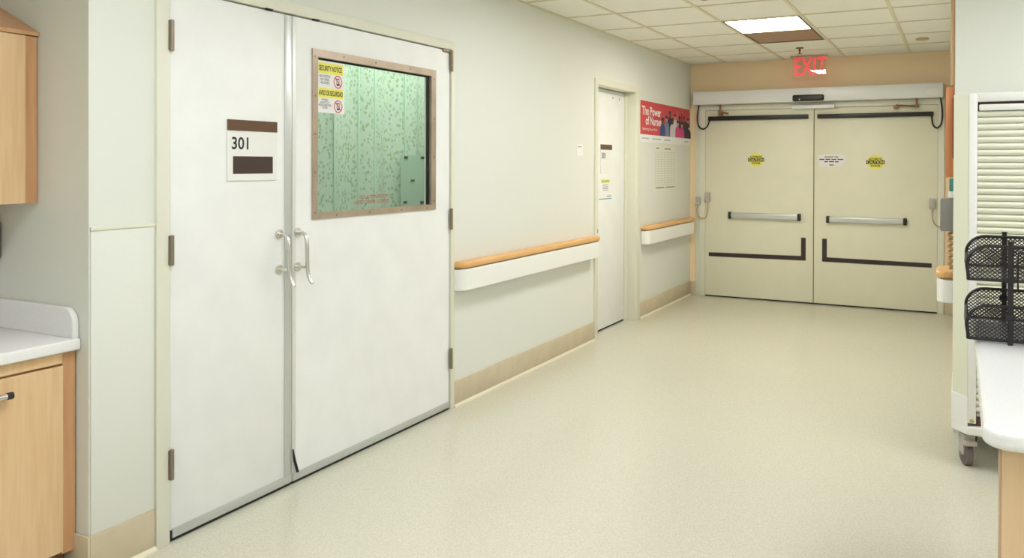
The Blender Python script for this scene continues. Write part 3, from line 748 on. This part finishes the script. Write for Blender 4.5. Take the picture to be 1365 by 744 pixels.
# ------------------------------------------------------------------ ceiling lights
names = {('view', 0): 'half lit square ceiling light in view before the exit sign'}
labs = ['half lit ceiling light with a brown dark half in view before the exit sign', 'unseen ceiling light added over the corridor beside the long handrail', 'unseen ceiling light added over the near corridor beside the cabinets', 'unseen ceiling light added over the corridor behind the camera',
        'unseen ceiling light added over the supply cart', 'unseen ceiling light added over the nurse station beside the camera', 'unseen ceiling light added over the nurse station behind the camera']
for k, (x0, x1, y0, y1, kind) in enumerate(lamps):
    cl = thing('ceiling_light', ((x0 + x1) / 2, (y0 + y1) / 2, CH), labs[k], 'ceiling light', 'fluorescent ceiling lights')
    f = MB(); a = 0.013
    f.box(x0 + a, x0 + a + 0.016, y0 + a, y1 - a, CH - 0.006, CH + 0.030); f.box(x1 - a - 0.016, x1 - a, y0 + a, y1 - a, CH - 0.006, CH + 0.030)
    f.box(x0 + a, x1 - a, y0 + a, y0 + a + 0.016, CH - 0.006, CH + 0.030); f.box(x0 + a, x1 - a, y1 - a - 0.016, y1 - a, CH - 0.006, CH + 0.030)
    f.build('frame', mat('dark_fixture_edge', (110, 90, 72), 0.5) if kind == 'view' else GRID, cl)
    i = a + 0.016
    ym = 7.06 if kind == 'view' else y1 - i
    MB().box(x0 + i, x1 - i, y0 + i, ym, CH - 0.001, CH + 0.010).build('diffuser', {'view': LAMPV, 'near': LAMPN, 'station': LAMPS}[kind], cl)
    if kind == 'view': MB().box(x0 + i, x1 - i, ym, y1 - i, CH - 0.001, CH + 0.010).build('unlit_lens', LENSDARK, cl)
rl = thing('ceiling_light', (-0.45, 4.2, 2.6), 'unseen ceiling light added inside the patient room to light the curtain', 'ceiling light', 'fluorescent ceiling lights')  # added lamp, out of view, so that the curtain is lit
MB().box(-0.62, -0.22, 3.2, 5.4, 2.60, 2.618).build('diffuser', LAMPR, rl)
MB().box(-0.64, -0.20, 3.18, 5.42, 2.608, 2.62).build('frame', GRID, rl)

# ------------------------------------------------------------------ left cabinets
bc = thing('base_cabinet', (-0.35, 1.345, 0), 'maple base cabinet under the white countertop at the left edge', 'cabinet')
MB().box(-0.645, -0.080, 0.87, 1.822, 0.10, 0.804).build('body', MAPLE, bc)
MB().box(-0.645, -0.13, 0.87, 1.822, 0.0, 0.10).build('toe_kick', mat('brown_toe_kick', (150, 118, 88), 0.6), bc)
MB().box(-0.080, -0.058, 0.87, 1.772, 0.765, 0.803, 0, 0.002, 1).build('top_rail', MAPLE, bc)
for (a, b) in ((1.322, 1.772), (0.87, 1.318)):
    d = MB().box(-0.080, -0.055, a, b, 0.112, 0.758, 0, 0.002, 1).build('door', MAPLE, bc)
    if a > 1:
        q = MB(); q.tube([(-0.028, 1.43, 0.706), (-0.028, 1.572, 0.706)], 0.010, 10)
        for y in (1.45, 1.54): q.tube([(-0.056, y, 0.706), (-0.030, y, 0.706)], 0.006, 8)
        pl = q.build('bar_pull', CHROME, d)
        MB().tube([(-0.028, 1.565, 0.706), (-0.028, 1.584, 0.706)], 0.0115, 10).build('dark_end', BLACK, d)
MB().box(-0.10, -0.067, 1.774, 1.822, 0.10, 0.803).build('filler_strip', MAPLED, bc)

ct = thing('countertop', (-0.34, 1.345, 0.806), 'white solid surface countertop with a low splash in the left alcove', 'countertop')
MB().box(-0.645, -0.036, 0.86, 1.824, 0.806, 0.846, 0, 0.006, 3).build('slab', SOLID, ct)
# side splash with a rounded front corner, against the alcove wall
pr_ = [(-0.640, 0.845), (-0.050, 0.845)]
Rr = 0.055
for k in range(9):
    a = math.radians(90 * k / 8); pr_.append((-0.050 - Rr + Rr * math.cos(a), 0.952 - Rr + Rr * math.sin(a)))
pr_.append((-0.640, 0.952))
o = MB().prism(pr_, 'y', 1.802, 1.825).build('side_splash', SOLID, ct)
bv = o.modifiers.new('bevel', 'BEVEL'); bv.width = 0.004; bv.segments = 2; bv.limit_method = 'ANGLE'
MB().box(-0.645, -0.625, 0.86, 1.80, 0.845, 0.952, 0, 0.004).build('back_splash', SOLID, ct)

wc = thing('wall_cabinet', (-0.46, 1.36, 1.313), 'maple wall cabinet with a sloping top at the upper left edge', 'cabinet')
b = MB(); b.prism([(-0.645, 1.313), (-0.305, 1.313), (-0.305, 1.915), (-0.645, 2.085)], 'y', 0.90, 1.824); b.build('body', MAPLE, wc)
MB().prism([(-0.645, 2.088), (-0.279, 1.921), (-0.279, 1.935), (-0.645, 2.105)], 'y', 0.90, 1.825).build('sloped_top', MAPLED, wc)
for (a, b_) in ((1.342, 1.777), (0.90, 1.338)): MB().box(-0.305, -0.279, a, b_, 1.314, 1.919, 0, 0.002, 1).build('door', MAPLE, wc)
MB().box(-0.32, -0.290, 1.779, 1.824, 1.314, 1.919).build('filler_strip', MAPLED, wc)

dp = thing('towel_dispenser', (-0.57, 1.78, 1.095), 'dark grey dispenser on the alcove wall under the maple wall cabinet', 'dispenser')
MB().box(-0.648, -0.508, 1.735, 1.826, 1.098, 1.240, 0, 0.012, 3).build('housing', DISP, dp)
MB().box(-0.640, -0.516, 1.728, 1.738, 1.108, 1.228, 0, 0.004, 2).build('front_cover', mat('dispenser_front', (158, 148, 140), 0.4), dp)

# ------------------------------------------------------------------ things on the right wall end
bd = thing('wall_board', (2.65, 5.4, 1.395), 'orange stained wooden board seen edge on against the right wall corner', 'board')
MB().box(2.625, 2.667, 5.075, 5.75, 1.395, 1.893, 0, 0.003).build('panel', ORANGEW, bd)
MB().box(2.658, 2.668, 5.060, 5.076, 1.50, 1.83, 0, 0.003).build('dark_slot', mat('dark_wood_slot', (92, 50, 36), 0.5), bd)
gb = thing('glove_box_holder', (2.65, 5.13, 1.285), 'small white and teal box between the orange board and the grey metal box', 'box')
MB().box(2.638, 2.667, 5.065, 5.19, 1.284, 1.318, 0, 0.003).build('tray', WHITE, gb)
MB().box(2.643, 2.667, 5.07, 5.18, 1.318, 1.388, 0, 0.003).build('teal_box', TEAL, gb)
gm = thing('metal_box', (2.635, 5.13, 1.09), 'grey metal box mounted on the right wall corner above a handrail end', 'box')
MB().box(2.603, 2.667, 5.065, 5.20, 1.098, 1.276, 0, 0.003).build('housing', GREY, gm)
MB().box(2.599, 2.604, 5.07, 5.195, 1.102, 1.272, 0, 0.002).build('front_plate', GREY, gm)
cz = []
for k in range(0, 90):
    a = 2 * PI * k / 14; cz.append((2.652 + 0.010 * math.cos(a), 5.085 + 0.010 * math.sin(a), 1.095 - 0.205 * k / 89))
MB().tube(cz, 0.008, 6).build('coiled_cord', mat('brown_cord', (184, 148, 104), 0.6), gm)

# ------------------------------------------------------------------ tambour supply cart
ca = thing('supply_cart', (2.733, 4.45, 0), 'tall cream supply cart with a tambour slat front standing on casters at the right', 'cart', local=True)
W, D, H = 0.80, 0.52, 1.808
CX = -0.066; CY = 0.085
def plan(o, c=0.0):
    # outline with angled front corners, grown by o
    return [(0.0 - o * 0.4, -o), (W + o * 0.4, -o), (W - CX + o, CY - o * 0.4), (W - CX + o, D + o), (CX - o, D + o), (CX - o, CY - o * 0.4)]
def bev(o, wd, ang=30):
    b_ = o.modifiers.new('bevel', 'BEVEL'); b_.width = wd; b_.segments = 3; b_.limit_method = 'ANGLE'; b_.angle_limit = math.radians(ang); return o
bev(MB().prism(plan(0.003), 'z', 0.168, 0.210).build('base_tray', CARTW, ca), 0.008)
for sx in (0, 1):
    f_ = (lambda x: x) if not sx else (lambda x: W - x)
    poly = [(f_(-0.001), 0.004), (f_(CX), CY), (f_(CX), D), (f_(CX + 0.02), D), (f_(CX + 0.02), CY + 0.01), (f_(0.006), 0.03)]
    bev(MB().prism(poly, 'z', 0.348, H - 0.012).build('side_panel', CARTC, ca), 0.004)
    poly = [(f_(0.000), 0.000), (f_(CX - 0.004), CY - 0.003), (f_(CX - 0.004), D), (f_(CX + 0.018), D), (f_(CX + 0.018), CY + 0.01), (f_(0.006), 0.03)]
    bev(MB().prism(poly, 'z', 0.205, 0.352).build('corner_bumper', CARTW, ca), 0.005)
MB().box(CX + 0.02, W - CX - 0.02, D - 0.02, D, 0.2, H - 0.02).build('back_panel', CARTC, ca)
bev(MB().prism([(0.0, 0.02), (W, 0.02), (W - CX, CY + 0.004), (W - CX, D), (CX, D), (CX, CY + 0.004)], 'z', H - 0.022, H).build('top_panel', CARTC, ca), 0.004)
for x in (0.0, W - 0.036): MB().box(x, x + 0.036, 0.0, 0.032, 0.225, H - 0.002, 0, 0.005).build('front_stile', CARTW, ca)
MB().box(0.034, W - 0.034, 0.0, 0.032, 1.764, H - 0.002, 0, 0.004).build('top_rail', CARTW, ca)
MB().box(0.036, W - 0.036, 0.030, 0.040, 0.21, 1.764).build('door_cavity', mat('brown_cavity', (96, 70, 58), 0.7), ca)
MB().box(0.042, W - 0.042, 0.002, 0.028, 1.722, 1.752, 0, 0.006).build('handle_bar', CARTW, ca)
prof = [(0.030, 0.0), (0.022, 0.003), (0.014, 0.012), (0.013, 0.019), (0.018, 0.026), (0.030, 0.030)]
s0 = MB().prism([(a, 0.275 + b) for a, b in prof], 'x', 0.037, W - 0.037, 0, False).build('slat', SLAT, ca)
for k in range(1, 47): dup(s0, (0, 0, 0.0308 * k), ca)
MB().box(0.038, 0.058, 0.004, 0.03, 0.262, 0.274, 0, 0.003).build('slat_end_clip', GREYL, ca)
MB().disc((0.018, -0.004, 0.238), (0, 1, 0), 0.010, 0.01, 10).build('corner_screw', mat('brass_screw', (190, 180, 130), 0.4, 0.4), ca)
def caster(x, y, ang):
    c = MB(); c.disc((0, 0, 0.156), (0, 0, 1), 0.034, 0.014, 14)
    c.box(-0.027, 0.027, -0.040, 0.028, 0.128, 0.156, 0, 0.004)
    c.box(-0.027, -0.020, -0.035, 0.02, 0.056, 0.135); c.box(0.020, 0.027, -0.035, 0.02, 0.056, 0.135)
    c.box(-0.027, 0.027, -0.066, -0.030, 0.108, 0.130, 0, 0.004)
    q = MB(); q.tube([(-0.017, 0, 0.058), (-0.013, 0, 0.058), (0.013, 0, 0.058), (0.017, 0, 0.058)], [0.050, 0.0575, 0.0575, 0.050], 24)
    a_ = MB(); a_.tube([(-0.030, 0, 0.058), (0.030, 0, 0.058)], 0.009, 10)
    R = Matrix.Translation((x, y, 0)) @ Matrix.Rotation(math.radians(ang), 4, 'Z')
    for b_ in (c, q, a_): b_.v = [R @ v for v in b_.v]
    cf = c.build('caster', GREYL, ca); q.build('wheel', CASTER, cf); a_.build('axle', GREY, cf)
for (x, y) in ((-0.004, 0.085), (W + 0.004, 0.085), (0.02, D - 0.06), (W - 0.02, D - 0.06)): caster(x, y, 20)

# ------------------------------------------------------------------ nurse station desk
dk = thing('station_desk', (3.4, 2.7, 0), 'nurse station desk with a rounded white top and wood panel in the lower right corner', 'desk')
X0, Y0, Y1, X1, R_ = 2.742, 1.985, 3.46, 4.3, 0.055
poly = []
for k in range(9):
    a = math.radians(180 + 90 * k / 8); poly.append((X0 + R_ + R_ * math.cos(a), Y0 + R_ + R_ * math.sin(a)))
poly += [(X1, Y0), (X1, Y1), (X0, Y1)]
o = MB().prism(poly, 'z', 0.858, 0.90).build('desktop', SOLID, dk)
bv = o.modifiers.new('bevel', 'BEVEL'); bv.width = 0.014; bv.segments = 4; bv.limit_method = 'ANGLE'; bv.angle_limit = math.radians(60)
PALEM = mat('pale_maple', (232, 204, 166), 0.4, vscale=5.0, stretch=(9, 9, 0.7), rgb2=(226, 194, 152))
MB().box(2.779, 4.26, 2.050, 2.076, 0.0, 0.858, 0, 0.002, 1).build('front_panel', PALEM, dk)
MB().box(2.7755, 2.780, 2.049, 2.077, 0.0, 0.858, 0, 0.001, 1).build('edge_band', mat('dark_edge_band', (196, 164, 136), 0.5), dk)
MB().box(3.05, 4.26, 3.38, 3.41, 0.0, 0.858).build('rear_panel', PALEM, dk)
MB().box(4.20, 4.23, 2.08, 3.37, 0.0, 0.858).build('end_panel', PALEM, dk)

# ------------------------------------------------------------------ wire mesh letter tray
tr = thing('letter_tray', (2.87, 3.16, 0.90), 'black wire mesh two tier letter tray on the near desktop', 'letter tray')
TX0, TX1, TY0, TY1 = 2.717, 3.05, 2.962, 3.372
def clip_line(poly, p, d):
    """interval of p+t*d inside a convex polygon (2-D)"""
    lo, hi = -1e9, 1e9; n = len(poly)
    ar = sum(poly[i][0] * poly[(i + 1) % n][1] - poly[(i + 1) % n][0] * poly[i][1] for i in range(n))
    for i in range(n):
        a, b = poly[i], poly[(i + 1) % n]
        ex_, ez_ = b[0] - a[0], b[1] - a[1]
        if ar < 0: ex_, ez_ = -ex_, -ez_
        nx, nz = -ez_, ex_
        den = nx * d[0] + nz * d[1]; num = nx * (p[0] - a[0]) + nz * (p[1] - a[1])
        if abs(den) < 1e-12:
            if num < 0: return None
            continue
        t = -num / den
        if den > 0: lo = max(lo, t)
        else: hi = min(hi, t)
    return (lo, hi) if hi - lo > 1e-4 else None
def lattice(mb, poly, place, pitch=0.0088, wdt=0.0030):
    cx = sum(p[0] for p in poly) / len(poly); cz = sum(p[1] for p in poly) / len(poly)
    ext = max(math.hypot(p[0] - cx, p[1] - cz) for p in poly)
    for sg in (1, -1):
        d = (math.cos(math.radians(40)), sg * math.sin(math.radians(40))); nn = (-d[1], d[0])
        k = int(ext / pitch) + 1
        for i in range(-k, k + 1):
            p = (cx + nn[0] * i * pitch, cz + nn[1] * i * pitch)
            r = clip_line(poly, p, d)
            if not r: continue
            a = (p[0] + d[0] * r[0], p[1] + d[1] * r[0]); b = (p[0] + d[0] * r[1], p[1] + d[1] * r[1])
            h = wdt / 2; o_ = 0.0006 * sg
            mb.add([place(a[0] - nn[0] * h, a[1] - nn[1] * h, o_), place(b[0] - nn[0] * h, b[1] - nn[1] * h, o_), place(b[0] + nn[0] * h, b[1] + nn[1] * h, o_), place(a[0] + nn[0] * h, a[1] + nn[1] * h, o_)], [(0, 1, 2, 3)])
for (zb, zt) in ((0.912, 1.018), (1.100, 1.206)):
    R_ = 0.062
    prof = [(TX0 + 0.006, zb), (TX0, zt - R_)]
    for k in range(1, 8):
        a = math.radians(180 - 90 * k / 7); prof.append((TX0 + R_ + R_ * math.cos(a), zt - R_ + R_ * math.sin(a)))
    prof += [(TX1, zt), (TX1, zb)]
    tier = MB()
    for y in (TY0, TY1): tier.tube([(p[0], y, p[1]) for p in prof] + [(prof[0][0], y, prof[0][1])], 0.0052, 8)
    tier.tube([(TX0, TY0, zt - R_), (TX0 - 0.002, (TY0 + TY1) / 2, zt - R_ - 0.012), (TX0, TY1, zt - R_)], 0.0045, 8)
    tier.tube([(TX0 + 0.004, TY0, zb), (TX0 + 0.004, TY1, zb)], 0.005, 8); tier.tube([(TX1, TY0, zt), (TX1, TY1, zt)], 0.005, 8); tier.tube([(TX1, TY0, zb), (TX1, TY1, zb)], 0.005, 8)
    fr = tier.build('tray_rim', MESHB, tr)
    me_ = MB()
    for y in (TY0, TY1): lattice(me_, prof, lambda a, b, o, y=y: (a, y + o, b))
    lattice(me_, [(TX0, TY0), (TX1, TY0), (TX1, TY1), (TX0, TY1)], lambda a, b, o, z=zb: (a, b, z + o))
    lattice(me_, [(TY0, zb), (TY1, zb), (TY1, zt), (TY0, zt)], lambda a, b, o: (TX1 + o, a, b))
    lattice(me_, [(TY0, zb), (TY1, zb), (TY1, zt - R_ - 0.008), (TY0, zt - R_ - 0.008)], lambda a, b, o: (TX0 + 0.003 + o, a, b))
    me_.build('wire_mesh', MESHB, tr, 'stuff')
for (x, y, zt) in ((2.838, TY0 - 0.007, 1.218), (2.838, TY1 + 0.007, 1.218), (3.0, TY0 - 0.007, 1.218), (3.0, TY1 + 0.007, 1.218)):
    q = MB(); q.box(x - 0.008, x + 0.008, y - 0.007, y + 0.007, 0.9, zt, 0, 0.003, 1); q.disc((x, y, zt), (0, 0, 1), 0.009, 0.006, 10)
    for zz in (1.100, 0.985): q.box(x - 0.015, x + 0.013, y - 0.009, y + 0.009, zz - 0.006, zz + 0.012, 0, 0.002, 1)
    q.build('post', MESHB, tr)
for zb in (0.985,):
    MB().tube(smooth_path([(2.858, TY0 - 0.006, 1.075), (2.858, TY0 - 0.008, 1.175), (2.868, TY0 - 0.008, 1.190), (2.91, TY0 - 0.008, 1.190)]), 0.003, 6).build('label_clip', MESHB, tr)
